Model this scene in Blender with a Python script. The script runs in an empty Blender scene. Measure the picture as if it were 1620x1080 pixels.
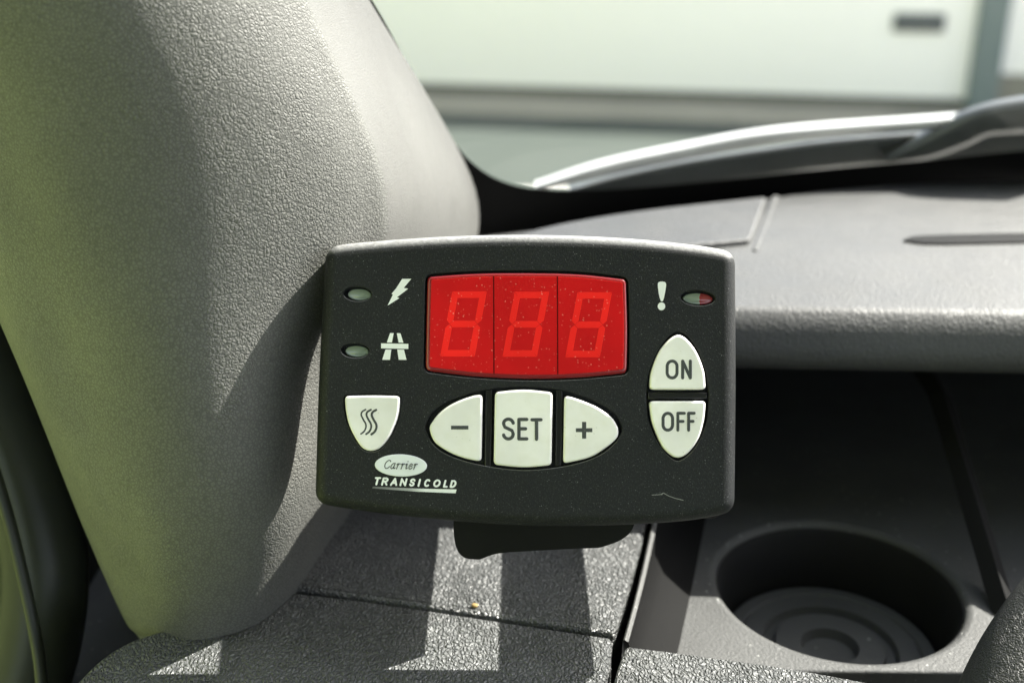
import bpy, bmesh, math, random
from mathutils import Vector, Matrix
from mathutils.geometry import tessellate_polygon

random.seed(7)
S = bpy.context.scene
C = S.collection
R = math.radians

# ------------------------------------------------------------------ camera
CAM = Vector((0.0, 0.0, 1.8))
PITCH = R(22.0)
FPX = 1800.0                       # focal length in pixels of the 1620 wide photograph
FW = Vector((0, math.cos(PITCH), -math.sin(PITCH)))
RT = Vector((1, 0, 0))
UP = Vector((0, math.sin(PITCH), math.cos(PITCH)))
cd = bpy.data.cameras.new('camera')
cd.sensor_width = 36.0
cd.lens = FPX / 1620.0 * 36.0
cd.clip_start = 0.02
cd.clip_end = 2000
cd.dof.use_dof = True
cd.dof.focus_distance = 0.295
cd.dof.aperture_fstop = 9.0
cam = bpy.data.objects.new('camera', cd)
C.objects.link(cam)
cam.location = CAM
cam.rotation_euler = (R(90) - PITCH, 0, 0)
S.camera = cam

# ------------------------------------------------------------------ light
SUN = Vector((0.9, 0.5, 1.0)).normalized()
EL = math.asin(SUN.z)
AZ = math.atan2(SUN.x, SUN.y)
W = bpy.data.worlds.new('World')
S.world = W
W.use_nodes = True
nt = W.node_tree
sky = nt.nodes.new('ShaderNodeTexSky')
sky.sky_type = 'NISHITA'
sky.sun_disc = False
sky.sun_elevation = EL
sky.sun_rotation = AZ
sky.air_density = 1.0
sky.dust_density = 2.5
sky.ozone_density = 1.0
bg = nt.nodes['Background']
bg.inputs['Strength'].default_value = 0.105
hz = nt.nodes.new('ShaderNodeHueSaturation')      # thin bright haze: the blue is washed out
hz.inputs['Saturation'].default_value = 0.55
nt.links.new(sky.outputs[0], hz.inputs['Color'])
nt.links.new(hz.outputs[0], bg.inputs['Color'])
sd = bpy.data.lights.new('sun', 'SUN')
sd.energy = 4.6
sd.angle = R(0.5)
sd.color = (1.0, 0.96, 0.90)
sun = bpy.data.objects.new('sun', sd)
C.objects.link(sun)
sun.location = (2, 2, 6)
sun.rotation_euler = (-SUN).to_track_quat('-Z', 'Y').to_euler()
S.view_settings.view_transform = 'Standard'
S.view_settings.look = 'None'
S.view_settings.gamma = 1
S.view_settings.exposure = 2.36
S.cycles.use_denoising = True
S.cycles.max_bounces = 8
S.cycles.transparent_max_bounces = 12
S.cycles.sample_clamp_indirect = 6.0

# ------------------------------------------------------------------ helpers
def ray(px, py):
    return FW + RT * ((px - 810.0) / FPX) - UP * ((py - 540.0) / FPX)

def P(px, py, d):
    return CAM + ray(px, py) * d

def PZ(px, py, z):
    r = ray(px, py)
    return CAM + r * ((z - CAM.z) / r.z)

def tag(o, label=None, cat=None, group=None, kind=None):
    if label: o['label'] = label
    if cat: o['category'] = cat
    if group: o['group'] = group
    if kind: o['kind'] = kind
    return o

def empty(name, M):
    o = bpy.data.objects.new(name, None)
    o.empty_display_size = 0.02
    C.objects.link(o)
    o.matrix_world = M if isinstance(M, Matrix) else Matrix.Translation(M)
    return o

def build(name, bm, mat, parent=None, smooth=True, angle=None, local=False):
    """one mesh object; bm in world coordinates unless local=True (already in the thing's own frame)"""
    top = parent
    while top is not None and top.parent is not None:
        top = top.parent
    if top is not None and not local:
        bm.transform(top.matrix_world.inverted())
    bad = [f for f in bm.faces if f.calc_area() < 1e-13]
    if bad: bmesh.ops.delete(bm, geom=bad, context='FACES_ONLY')
    me = bpy.data.meshes.new(name)
    bmesh.ops.recalc_face_normals(bm, faces=bm.faces)
    if angle is not None:
        for f in bm.faces: f.smooth = True
        for e in bm.edges:
            if len(e.link_faces) == 2 and e.calc_face_angle(0) > R(angle):
                e.smooth = False
    elif smooth is not None:
        for f in bm.faces: f.smooth = smooth
    bm.to_mesh(me)
    bm.free()
    o = bpy.data.objects.new(name, me)
    C.objects.link(o)
    o.parent = parent
    me.materials.append(mat)
    return o

def catmull(pts, n=8, closed=False):
    out = []
    N = len(pts)
    rng = range(N) if closed else range(N - 1)
    for i in rng:
        if closed:
            p0, p1, p2, p3 = pts[i - 1], pts[i], pts[(i + 1) % N], pts[(i + 2) % N]
        else:
            p1, p2 = pts[i], pts[i + 1]
            p0 = pts[i - 1] if i > 0 else tuple(2 * a - b for a, b in zip(p1, p2))
            p3 = pts[i + 2] if i + 2 < N else tuple(2 * b - a for a, b in zip(p1, p2))
        for k in range(n):
            t = k / n
            out.append(tuple(0.5 * (2 * b + (c - a) * t + (2 * a - 5 * b + 4 * c - d) * t * t + (3 * b - a - 3 * c + d) * t ** 3)
                             for a, b, c, d in zip(p0, p1, p2, p3)))
    if not closed:
        out.append(tuple(pts[-1]))
    return out

def cut(poly, r, from_start):
    """trim a length r off one end of a polyline"""
    p = list(poly) if from_start else list(reversed(poly))
    left = r
    while len(p) > 2:
        d = math.dist(p[0], p[1])
        if d > left: break
        left -= d
        p.pop(0)
    d = math.dist(p[0], p[1])
    t = min(0.9, left / d)
    p[0] = tuple(a + (b - a) * t for a, b in zip(p[0], p[1]))
    return p if from_start else list(reversed(p))

def outline(segs, r, n=8, k=6):
    """closed outline of smooth segments that meet in corners rounded with r (pixels)"""
    cs = [catmull(s, n) if len(s) > 2 else [tuple(s[0]), tuple(s[1])] for s in segs]
    tr = [cut(cut(c, r, True), r, False) for c in cs]
    out = []
    for i, c in enumerate(tr):
        out += c
        nx = tr[(i + 1) % len(tr)]
        a, b, e = c[-1], cs[i][-1], nx[0]
        for j in range(1, k):
            t = j / k
            out.append(tuple((1 - t) ** 2 * x + 2 * t * (1 - t) * y + t * t * z for x, y, z in zip(a, b, e)))
    return out

def clean(poly, eps=1e-7):
    out = []
    for p in poly:
        if not out or math.dist(p, out[-1]) > eps: out.append(p)
    if math.dist(out[0], out[-1]) <= eps: out.pop()
    return out

def area(poly):
    return 0.5 * sum(poly[i - 1][0] * poly[i][1] - poly[i][0] * poly[i - 1][1] for i in range(len(poly)))

def ccw(poly):
    return poly if area(poly) > 0 else list(reversed(poly))

def inset(poly, d):
    """move a counter-clockwise outline inwards by d (outwards if negative)"""
    out = []
    N = len(poly)
    for i in range(N):
        a, b, c = poly[i - 1], poly[i], poly[(i + 1) % N]
        e1 = Vector((b[0] - a[0], b[1] - a[1])); e2 = Vector((c[0] - b[0], c[1] - b[1]))
        if e1.length < 1e-12 or e2.length < 1e-12:
            out.append(b); continue
        e1.normalize(); e2.normalize()
        n = Vector((-e1.y, e1.x)) + Vector((-e2.y, e2.x))
        if n.length < 1e-6:
            out.append(b); continue
        n.normalize()
        c_ = max(0.5, n.dot(Vector((-e1.y, e1.x))))
        out.append((b[0] + n.x * d / c_, b[1] + n.y * d / c_))
    return out

def ring(bm, poly, z):
    return [bm.verts.new((p[0], p[1], z)) for p in poly]

def bridge(bm, a, b):
    N = len(a)
    for i in range(N):
        j = (i + 1) % N
        bm.faces.new((a[i], a[j], b[j], b[i]))

def fill(bm, loops):
    flat = [v for l in loops for v in l]
    for t in tessellate_polygon([[v.co.copy() for v in l] for l in loops]):
        try: bm.faces.new([flat[i] for i in t])
        except ValueError: pass

def plate(bm, poly, z, r, depth, holes=(), hole_r=0.0, hole_depth=0.0, segs=6, floor=True, bottom=False, rz=None, crown=0.0):
    """solid with a flat top at z, an edge rounded with r (rz high) and walls going down; holes become pockets"""
    poly = ccw(clean(poly))
    rz = r if rz is None else rz
    rings = []
    for k in range(segs + 1):
        a = (math.pi / 2) * k / segs
        rings.append(ring(bm, inset(poly, r * (1 - math.sin(a))), z - rz * (1 - math.cos(a))))
    for k in range(segs): bridge(bm, rings[k], rings[k + 1])
    low = ring(bm, poly, z - depth)
    bridge(bm, rings[-1], low)
    if bottom: fill(bm, [low])
    e_ = min(0.0002, r * 0.25)
    flat0 = ring(bm, inset(poly, r + e_), z)
    bridge(bm, flat0, rings[0])
    loops = [flat0]
    for h in holes:
        h = ccw(clean(h))
        hr = []
        for k in range(5):
            a = (math.pi / 2) * k / 4
            hr.append(ring(bm, inset(h, -hole_r * (1 - math.sin(a))), z - hole_r * (1 - math.cos(a))))
        for k in range(4): bridge(bm, hr[k], hr[k + 1])
        hb = ring(bm, h, z - hole_depth)
        bridge(bm, hr[-1], hb)
        if floor: fill(bm, [hb])
        hf = ring(bm, inset(h, -hole_r - min(0.0003, hole_r)), z)
        bridge(bm, hf, hr[0])
        loops.append(hf)
    if crown and not holes:
        # softly domed top: a few shrinking rings
        cx = sum(p[0] for p in poly) / len(poly); cy = sum(p[1] for p in poly) / len(poly)
        prev = flat0
        base = [v.co.copy() for v in flat0]
        for t in (0.15, 0.35, 0.6, 0.85):
            cur = [bm.verts.new((b.x + (cx - b.x) * t, b.y + (cy - b.y) * t, z + crown * (1 - (1 - t) ** 2))) for b in base]
            bridge(bm, prev, cur)
            prev = cur
        fill(bm, [prev])
    else:
        fill(bm, loops)

def box(bm, a, b):
    a, b = Vector(a), Vector(b)
    v = [bm.verts.new((x, y, z)) for x in (a.x, b.x) for y in (a.y, b.y) for z in (a.z, b.z)]
    for f in ((0, 1, 3, 2), (4, 6, 7, 5), (0, 4, 5, 1), (2, 3, 7, 6), (0, 2, 6, 4), (1, 5, 7, 3)):
        bm.faces.new([v[i] for i in f])

def bevelled_box(a, b, r, segs=3):
    bm = bmesh.new(); box(bm, a, b)
    bmesh.ops.bevel(bm, geom=list(bm.edges), offset=r, segments=segs, affect='EDGES', profile=0.5)
    return bm

def grid(bm, rows):
    vs = [[bm.verts.new(p) for p in row] for row in rows]
    for i in range(len(vs) - 1):
        for j in range(len(vs[0]) - 1):
            bm.faces.new((vs[i][j], vs[i][j + 1], vs[i + 1][j + 1], vs[i + 1][j]))
    return vs

def surface(rows, nu=8, nv=8):
    """smooth surface through a grid of control points"""
    a = [catmull([tuple(p) for p in row], nu) for row in rows]
    cols = [catmull([r[j] for r in a], nv) for j in range(len(a[0]))]
    return [[cols[j][i] for j in range(len(cols))] for i in range(len(cols[0]))]

def tube(bm, pts, radii, n=14, squash=1.0):
    pts = [Vector(p) for p in pts]
    prev = None; up = Vector((0, 0, 1))
    for i, p in enumerate(pts):
        t = (pts[min(i + 1, len(pts) - 1)] - pts[max(i - 1, 0)]).normalized()
        x = t.cross(up)
        if x.length < 1e-4: x = t.cross(Vector((0, 1, 0)))
        x.normalize(); y = x.cross(t)
        r = radii[i] if isinstance(radii, (list, tuple)) else radii
        cur = [bm.verts.new(p + (x * math.cos(2 * math.pi * k / n) + y * math.sin(2 * math.pi * k / n) * squash) * r) for k in range(n)]
        if prev: bridge(bm, prev, cur)
        else: bm.faces.new(cur)
        prev = cur
    bm.faces.new(prev)

# ------------------------------------------------------------------ materials
def mat(name, col, rough=0.5, spec=0.5, coat=0.0, metal=0.0):
    m = bpy.data.materials.new(name)
    m.use_nodes = True
    b = m.node_tree.nodes['Principled BSDF']
    b.inputs['Base Color'].default_value = (*col, 1)
    b.inputs['Roughness'].default_value = rough
    b.inputs['Specular IOR Level'].default_value = spec
    b.inputs['Coat Weight'].default_value = coat
    b.inputs['Coat Roughness'].default_value = 0.12
    b.inputs['Metallic'].default_value = metal
    return m

class NT:
    def __init__(self, m):
        self.t = m.node_tree; self.n = self.t.nodes; self.l = self.t.links
        self.b = self.n['Principled BSDF']
        tc = self.n.new('ShaderNodeTexCoord'); self.co = tc.outputs['Object']
    def node(self, kind, **kw):
        x = self.n.new(kind)
        for k, v in kw.items():
            if k in x.inputs.keys(): x.inputs[k].default_value = v
            else: setattr(x, k, v)
        return x
    def link(self, a, b): self.l.new(a, b)
    def mapping(self, scale=(1, 1, 1), rot=(0, 0, 0), co=None):
        m = self.node('ShaderNodeMapping')
        m.inputs['Scale'].default_value = scale; m.inputs['Rotation'].default_value = rot
        self.link(co or self.co, m.inputs['Vector']); return m.outputs[0]
    def noise(self, scale, detail=2, rough=0.5, co=None):
        x = self.node('ShaderNodeTexNoise', Scale=scale, Detail=detail, Roughness=rough)
        self.link(co or self.co, x.inputs['Vector']); return x
    def voro(self, scale, co=None, feature='F1', rand=1.0):
        x = self.node('ShaderNodeTexVoronoi'); x.feature = feature
        x.inputs['Scale'].default_value = scale; x.inputs['Randomness'].default_value = rand
        self.link(co or self.co, x.inputs['Vector']); return x
    def ramp(self, src, stops):
        x = self.node('ShaderNodeValToRGB')
        e = x.color_ramp.elements
        while len(e) < len(stops): e.new(0.5)
        for i, (p, c) in enumerate(stops):
            e[i].position = p
            e[i].color = (c, c, c, 1) if not isinstance(c, tuple) else (*c, 1)
        self.link(src, x.inputs[0]); return x.outputs[0]
    def math(self, op, a, b=0.5):
        x = self.node('ShaderNodeMath'); x.operation = op
        for i, v in enumerate((a, b)):
            if isinstance(v, (int, float)): x.inputs[i].default_value = v
            else: self.link(v, x.inputs[i])
        return x.outputs[0]
    def mix(self, f, a, b):
        x = self.node('ShaderNodeMix'); x.data_type = 'RGBA'
        ins = [i for i in x.inputs if i.enabled]
        for i, v in zip((0, 1, 2), (f, a, b)):
            if isinstance(v, tuple): ins[i].default_value = (*v, 1)
            elif isinstance(v, (int, float)): ins[i].default_value = v
            else: self.link(v, ins[i])
        return [o for o in x.outputs if o.enabled][0]
    def bump(self, h, strength, dist, prev=None):
        x = self.node('ShaderNodeBump', Strength=strength, Distance=dist)
        self.link(h, x.inputs['Height'])
        if prev is not None: self.link(prev, x.inputs['Normal'])
        return x.outputs[0]

def warped(t, amount, scale):
    n = t.noise(scale, 2)
    sub = t.node('ShaderNodeVectorMath'); sub.operation = 'SUBTRACT'
    t.link(n.outputs['Color'], sub.inputs[0]); sub.inputs[1].default_value = (0.5, 0.5, 0.5)
    sc = t.node('ShaderNodeVectorMath'); sc.operation = 'SCALE'
    t.link(sub.outputs[0], sc.inputs[0]); sc.inputs['Scale'].default_value = amount
    ad = t.node('ShaderNodeVectorMath'); ad.operation = 'ADD'
    t.link(t.co, ad.inputs[0]); t.link(sc.outputs[0], ad.inputs[1])
    return ad.outputs[0]

def leather(name, col, rough, cell, strength, dist, stretch=(1, 1, 1), rot=(0, 0, 0), var=0.12, spec=0.5, fine=0.0, crack=(0.0, 0.28), groove=0.9):
    """pebbled moulded grain: rounded cells parted by creases of uneven depth"""
    m = mat(name, col, rough, spec)
    t = NT(m)
    co = t.mapping(stretch, rot, warped(t, 0.0014, 420))
    v = t.voro(cell, co, 'DISTANCE_TO_EDGE')
    h1 = t.ramp(v.outputs['Distance'], [(crack[0], 0.0), (crack[1], 1.0)])
    v2 = t.voro(cell * 0.55, co, 'DISTANCE_TO_EDGE')
    h2 = t.ramp(v2.outputs['Distance'], [(0.0, 0.0), (0.16, 1.0)])
    n = t.noise(cell * 0.12, 2)
    nv = t.ramp(n.outputs['Fac'], [(0.3, 0.45), (0.7, 1.0)])
    h = t.math('MULTIPLY', t.math('ADD', t.math('MULTIPLY', h1, 0.65), t.math('MULTIPLY', h2, 0.45)), nv)
    f = t.noise(cell * 3.2, 2)
    h = t.math('ADD', h, t.math('MULTIPLY', f.outputs['Fac'], 0.18 + fine))
    t.link(t.bump(h, strength, dist), t.b.inputs['Normal'])
    big = t.noise(22, 3)
    lo = tuple(c * (1 - var) for c in col); hi = tuple(min(1, c * (1 + var)) for c in col)
    t.link(t.mix(t.ramp(big.outputs['Fac'], [(0.35, 0.0), (0.65, 1.0)]), lo, hi), t.b.inputs['Base Color'])
    # shade of the grain painted in: creases coloured darker
    src = t.b.inputs['Base Color'].links[0].from_socket
    crease_shade = t.math('MULTIPLY', t.ramp(h1, [(0.0, 1.0), (0.8, 0.0)]), 1 - groove)
    t.link(t.mix(crease_shade, src, (0.004, 0.004, 0.004)), t.b.inputs['Base Color'])
    rr = t.noise(60, 3)
    t.link(t.ramp(rr.outputs['Fac'], [(0.3, rough - 0.05), (0.7, rough + 0.07)]), t.b.inputs['Roughness'])
    return m

def speckled(name, col, rough, grain, strength, dist, dust=0.0, dust_col=(0.45, 0.46, 0.44), spec=0.5, dust_scale=1500, coat=0.0, size=0.16):
    """fine spark-eroded plastic with scattered dust"""
    m = mat(name, col, rough, spec, coat)
    t = NT(m)
    a = t.noise(grain, 3, 0.6)
    t.link(t.bump(a.outputs['Fac'], strength, dist), t.b.inputs['Normal'])
    base = t.mix(t.ramp(t.noise(45, 3).outputs['Fac'], [(0.3, 0.0), (0.7, 1.0)]),
                 tuple(c * 0.88 for c in col), tuple(c * 1.12 for c in col))
    if dust > 0:
        v = t.voro(dust_scale, warped(t, 0.0006, 1600))
        dot = t.ramp(v.outputs['Distance'], [(0.0, 1.0), (size, 1.0), (size + 0.08, 0.0)])
        pick = t.node('ShaderNodeSeparateColor'); t.link(v.outputs['Color'], pick.inputs[0])
        few = t.math('GREATER_THAN', pick.outputs[0], 1 - dust)
        amt = t.math('MULTIPLY', t.math('MULTIPLY', dot, few), t.math('MULTIPLY', pick.outputs[1], 0.8))
        base = t.mix(amt, base, dust_col)
    t.link(base, t.b.inputs['Base Color'])
    return m

M = {}
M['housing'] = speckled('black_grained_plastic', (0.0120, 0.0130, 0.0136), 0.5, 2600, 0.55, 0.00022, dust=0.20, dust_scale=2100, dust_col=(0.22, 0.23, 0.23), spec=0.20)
t = NT(M['housing'])
gr = t.noise(2300, 2, 0.7, t.mapping((1.3, 0.75, 1), (0, 0, 0.5)))
old = t.b.inputs['Base Color'].links[0].from_socket
t.link(t.mix(t.math('MULTIPLY', t.ramp(gr.outputs['Fac'], [(0.52, 0.0), (0.75, 1.0)]), 0.55), old, (0.060, 0.063, 0.060)), t.b.inputs['Base Color'])
# sunlit top rim painted into the colour: paler grey where faces point up
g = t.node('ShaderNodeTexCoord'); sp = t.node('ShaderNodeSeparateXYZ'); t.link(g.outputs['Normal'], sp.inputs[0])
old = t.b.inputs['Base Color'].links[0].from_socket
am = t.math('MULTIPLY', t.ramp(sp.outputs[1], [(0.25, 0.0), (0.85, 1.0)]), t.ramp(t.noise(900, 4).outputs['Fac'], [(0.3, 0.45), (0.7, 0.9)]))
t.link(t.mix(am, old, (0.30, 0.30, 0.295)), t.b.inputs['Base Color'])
M['gloss_black'] = speckled('glossy_black_plastic', (0.010, 0.010, 0.010), 0.25, 900, 0.1, 0.0001, spec=0.3)
M['button'] = speckled('ivory_button_plastic', (0.80, 0.785, 0.755), 0.42, 2200, 0.06, 0.0001, dust=0.02, dust_col=(0.45, 0.44, 0.38))
t = NT(M['button'])                      # handling grime and yellowing in soft patches
old = t.b.inputs['Base Color'].links[0].from_socket
t.link(t.mix(t.math('MULTIPLY', t.ramp(t.noise(170, 4, 0.6).outputs['Fac'], [(0.45, 0.0), (0.75, 1.0)]), 0.3), old, (0.62, 0.60, 0.47)), t.b.inputs['Base Color'])
M['button_print'] = speckled('dark_grey_print', (0.045, 0.05, 0.048), 0.5, 3000, 0.1, 0.0001, dust=0.06, dust_scale=2600, dust_col=(0.35, 0.36, 0.34))
M['white_print'] = speckled('white_print', (0.80, 0.82, 0.80), 0.5, 3000, 0.1, 0.0001, dust=0.05, dust_scale=2600, dust_col=(0.4, 0.4, 0.4))
M['badge'] = mat('silver_white_badge', (0.74, 0.77, 0.78), 0.35, coat=0.3)
M['lens'] = speckled('red_display_lens', (0.56, 0.008, 0.010), 0.30, 1800, 0.06, 0.0001, dust=0.24, dust_scale=1500, dust_col=(0.75, 0.22, 0.18), spec=0.15, coat=0.0, size=0.22)
M['lens_rim'] = mat('red_display_rim', (0.20, 0.005, 0.007), 0.25, coat=0.5)
M['digit'] = speckled('red_display_segment', (0.88, 0.020, 0.016), 0.3, 1800, 0.06, 0.0001, dust=0.20, dust_scale=1500, dust_col=(0.85, 0.25, 0.2), spec=0.15, size=0.22)
M['divider'] = mat('display_divider', (0.10, 0.004, 0.004), 0.3, 0.1)
M['led_clear'] = mat('clear_indicator', (0.20, 0.245, 0.20), 0.15, coat=0.6)
M['led_red'] = mat('red_indicator', (0.25, 0.025, 0.03), 0.15, coat=0.6)
M['pocket'] = mat('dark_pocket', (0.008, 0.008, 0.008), 0.6)

M['pillar'] = leather('grey_grained_trim', (0.122, 0.123, 0.114), 0.58, 1050, 0.6, 0.00036, var=0.05, spec=0.25, groove=0.62)
M['strip'] = leather('pale_edge_strip', (0.102, 0.102, 0.096), 0.58, 1500, 0.5, 0.0002, var=0.05, spec=0.25)
M['pad'] = leather('black_grained_leather', (0.094, 0.098, 0.098), 0.38, 760, 1.0, 0.0012, groove=0.6, stretch=(1.2, 0.72, 1), rot=(0, 0, 0.15), var=0.15, spec=0.6, fine=0.05)
M['dash'] = leather('grey_dash_plastic', (0.042, 0.043, 0.042), 0.55, 620, 0.5, 0.0003, var=0.08)
M['dash_dark'] = leather('dark_dash_plastic', (0.030, 0.031, 0.031), 0.55, 700, 0.5, 0.0005, var=0.1)
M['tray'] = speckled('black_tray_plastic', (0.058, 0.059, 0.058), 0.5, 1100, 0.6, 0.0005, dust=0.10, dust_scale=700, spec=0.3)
M['cavity'] = speckled('black_compartment_plastic', (0.012, 0.012, 0.012), 0.7, 1500, 0.4, 0.0004, spec=0.15)
M['rubber'] = speckled('black_rubber', (0.026, 0.029, 0.023), 0.38, 700, 0.15, 0.0003, spec=0.3)
M['cup_mat'] = speckled('grey_cup_mat', (0.062, 0.064, 0.063), 0.6, 900, 0.4, 0.0004, dust=0.05, dust_scale=400)
M['bracket'] = speckled('matt_black_bracket', (0.010, 0.010, 0.010), 0.6, 1200, 0.3, 0.0002, spec=0.08)
M['wheel'] = leather('black_wheel_leather', (0.030, 0.031, 0.030), 0.5, 1300, 0.8, 0.0004, spec=0.3)
M['headliner'] = mat('grey_headliner', (0.30, 0.30, 0.29), 0.9)
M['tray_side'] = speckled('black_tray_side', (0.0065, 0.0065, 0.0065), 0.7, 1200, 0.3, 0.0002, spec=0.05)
M['frit'] = mat('black_glass_border', (0.004, 0.004, 0.004), 0.5, 0.05)
M['wiper'] = speckled('black_wiper_coating', (0.055, 0.06, 0.06), 0.3, 300, 0.1, 0.0005)
M['wiper_silver'] = speckled('worn_wiper_rail', (0.34, 0.35, 0.35), 0.4, 200, 0.1, 0.0005)
M['crumb'] = mat('crumb', (0.25, 0.17, 0.06), 0.8)

def glass_material():
    m = bpy.data.materials.new('tinted_windscreen_glass')
    m.use_nodes = True
    t = m.node_tree; t.nodes.clear()
    out = t.nodes.new('ShaderNodeOutputMaterial')
    tr = t.nodes.new('ShaderNodeBsdfTransparent'); tr.inputs[0].default_value = (0.945, 0.955, 0.925, 1)
    gl = t.nodes.new('ShaderNodeBsdfGlossy'); gl.inputs['Roughness'].default_value = 0.02
    lw = t.nodes.new('ShaderNodeLayerWeight'); lw.inputs['Blend'].default_value = 0.5
    pw = t.nodes.new('ShaderNodeMath'); pw.operation = 'POWER'; pw.inputs[1].default_value = 4.0
    t.links.new(lw.outputs['Facing'], pw.inputs[0])
    fr = t.nodes.new('ShaderNodeMapRange'); fr.inputs[3].default_value = 0.04; fr.inputs[4].default_value = 1.0
    t.links.new(pw.outputs[0], fr.inputs[0])
    mx = t.nodes.new('ShaderNodeMixShader')
    t.links.new(fr.outputs[0], mx.inputs[0]); t.links.new(tr.outputs[0], mx.inputs[1]); t.links.new(gl.outputs[0], mx.inputs[2])
    t.links.new(mx.outputs[0], out.inputs[0])
    return m
M['glass'] = glass_material()

def rough_ground(name, a, b, scale, rough=0.9):
    m = mat(name, a, rough)
    t = NT(m)
    n1 = t.noise(scale, 6, 0.65); n2 = t.noise(scale * 40, 3)
    f = t.math('ADD', t.math('MULTIPLY', n1.outputs['Fac'], 0.7), t.math('MULTIPLY', n2.outputs['Fac'], 0.3))
    t.link(t.mix(t.ramp(f, [(0.35, 0.0), (0.65, 1.0)]), a, b), t.b.inputs['Base Color'])
    t.link(t.bump(n2.outputs['Fac'], 0.4, 0.01), t.b.inputs['Normal'])
    return m
M['asphalt'] = rough_ground('pale_asphalt', (0.017, 0.027, 0.021), (0.025, 0.035, 0.028), 0.6)
M['bounce'] = rough_ground('bounce_concrete', (0.46, 0.45, 0.43), (0.52, 0.51, 0.49), 0.8)
M['kerb'] = rough_ground('beige_paving', (0.20, 0.19, 0.15), (0.25, 0.235, 0.185), 1.5)
M['lawn'] = rough_ground('sunlit_lawn', (0.25, 0.33, 0.07), (0.32, 0.40, 0.10), 1.2)
M['added_hedge'] = rough_ground('added_hedge_leaves', (0.15, 0.19, 0.06), (0.21, 0.25, 0.09), 4.0)
M['white_wall'] = rough_ground('white_painted_wall', (0.89, 0.855, 0.785), (0.91, 0.88, 0.81), 0.8, 0.6)
M['slot'] = mat('dark_slot', (0.06, 0.07, 0.07), 0.4)
M['post'] = rough_ground('grey_green_post', (0.13, 0.17, 0.16), (0.17, 0.20, 0.19), 3)
M['seal'] = mat('gate_seal', (0.09, 0.09, 0.07), 0.7)

# ------------------------------------------------------------------ levels inside the cab
ZL = CAM.z - 0.195      # padded console
ZF = CAM.z - 0.212      # tray floor
ZD = CAM.z - 0.130      # top of the dashboard

def glass_y(x, z):
    e = 0.53 - 0.07 * (math.exp(-(x + 0.009) / 0.09) if x > -0.009 else 1 - (x + 0.009) / 0.09 * 0.9)
    return e - (z - ZD) * 0.63

def PG(px, py, off=0.0):
    """point where the line of sight meets the windscreen, off metres inside it"""
    r = ray(px, py)
    lo, hi = 0.1, 1.5
    for _ in range(60):
        m = (lo + hi) / 2
        p = CAM + r * m
        if p.y < glass_y(p.x, p.z) - off: lo = m
        else: hi = m
    return CAM + r * lo

# ------------------------------------------------------------------ ground and what stands outside
def sheet(name, pts, z, m, n=1):
    bm = bmesh.new()
    bm.faces.new([bm.verts.new((x, y, z)) for x, y in pts])
    o = build(name, bm, m)
    return tag(o, kind='structure')

sheet('ground', [(-600, -600), (600, -600), (600, 600), (-600, 600)], 0.0, M['asphalt'])
sheet('lawn', [(-60, -40), (-1.5, -40), (-1.5, 7.0), (-60, 7.0)], 0.004, M['lawn'])

sheet('bounce_ground', [(-1.3, 0.9), (14, 0.9), (14, 7.0), (-1.3, 7.0)], 0.004, M['bounce'])  # added unseen pale ground, bounces sunlight up onto the building front

b0, b1 = PZ(690, 147, 0.0), PZ(1500, 172, 0.0)
bx = (b1 - b0).normalized(); by = Vector((-bx.y, bx.x, 0))
Bm = Matrix(((bx.x, by.x, 0, b0.x), (bx.y, by.y, 0, b0.y), (0, 0, 1, 0), (0, 0, 0, 1)))
def along(px, py):     # metres along the facade for a pixel on it
    r = ray(px, py); n = by
    d = (b0 - CAM).dot(n) / r.dot(n)
    q = CAM + r * d - b0
    return q.dot(bx), q.z
bld = tag(empty('white_building', Bm), 'white building front with a dark slot and a grey post, blurred beyond the windscreen', 'building')
xe, _ = along(1535, 100); xp, _ = along(1582, 100)
bm = bmesh.new(); box(bm, (-9, 0, 0.085), (xe, 3, 2.4))
build('wall', bm, M['white_wall'], bld, smooth=False, local=True)
bm = bmesh.new(); box(bm, (-9, -0.012, 0.0), (xe, 0.3, 0.083))
build('gate_seal', bm, M['seal'], bld, smooth=False, local=True)
bm = bevelled_box((xe + 0.002, -0.10, 0.0), (xp, 0.4, 2.35), 0.02)
build('post', bm, M['post'], bld, smooth=False, local=True)
bm = bmesh.new(); box(bm, (xp + 0.004, 0.02, 0.3), (xp + 9, 3, 2.4))
build('wall', bm, M['white_wall'], bld, smooth=False, local=True)
bm = bmesh.new(); box(bm, (xp + 0.004, 0.0, 0.0), (xp + 9, 3, 0.298))
build('plinth', bm, M['kerb'], bld, smooth=False, local=True)
(s0, z0), (s1, z1) = along(1411, 50), along(1497, 22)
bm = bevelled_box((s0, -0.03, z0), (s1, 0.05, z1), 0.012)
build('slot_window', bm, M['slot'], bld, smooth=False, local=True)
bm = bmesh.new(); bm.faces.new([bm.verts.new(Bm @ Vector(v)) for v in ((-12, -0.013, 0.004), (-12, -0.95, 0.004), (14, -0.95, 0.004), (14, -0.013, 0.004))])
tag(build('pavement', bm, M['kerb']), kind='structure')

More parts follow.
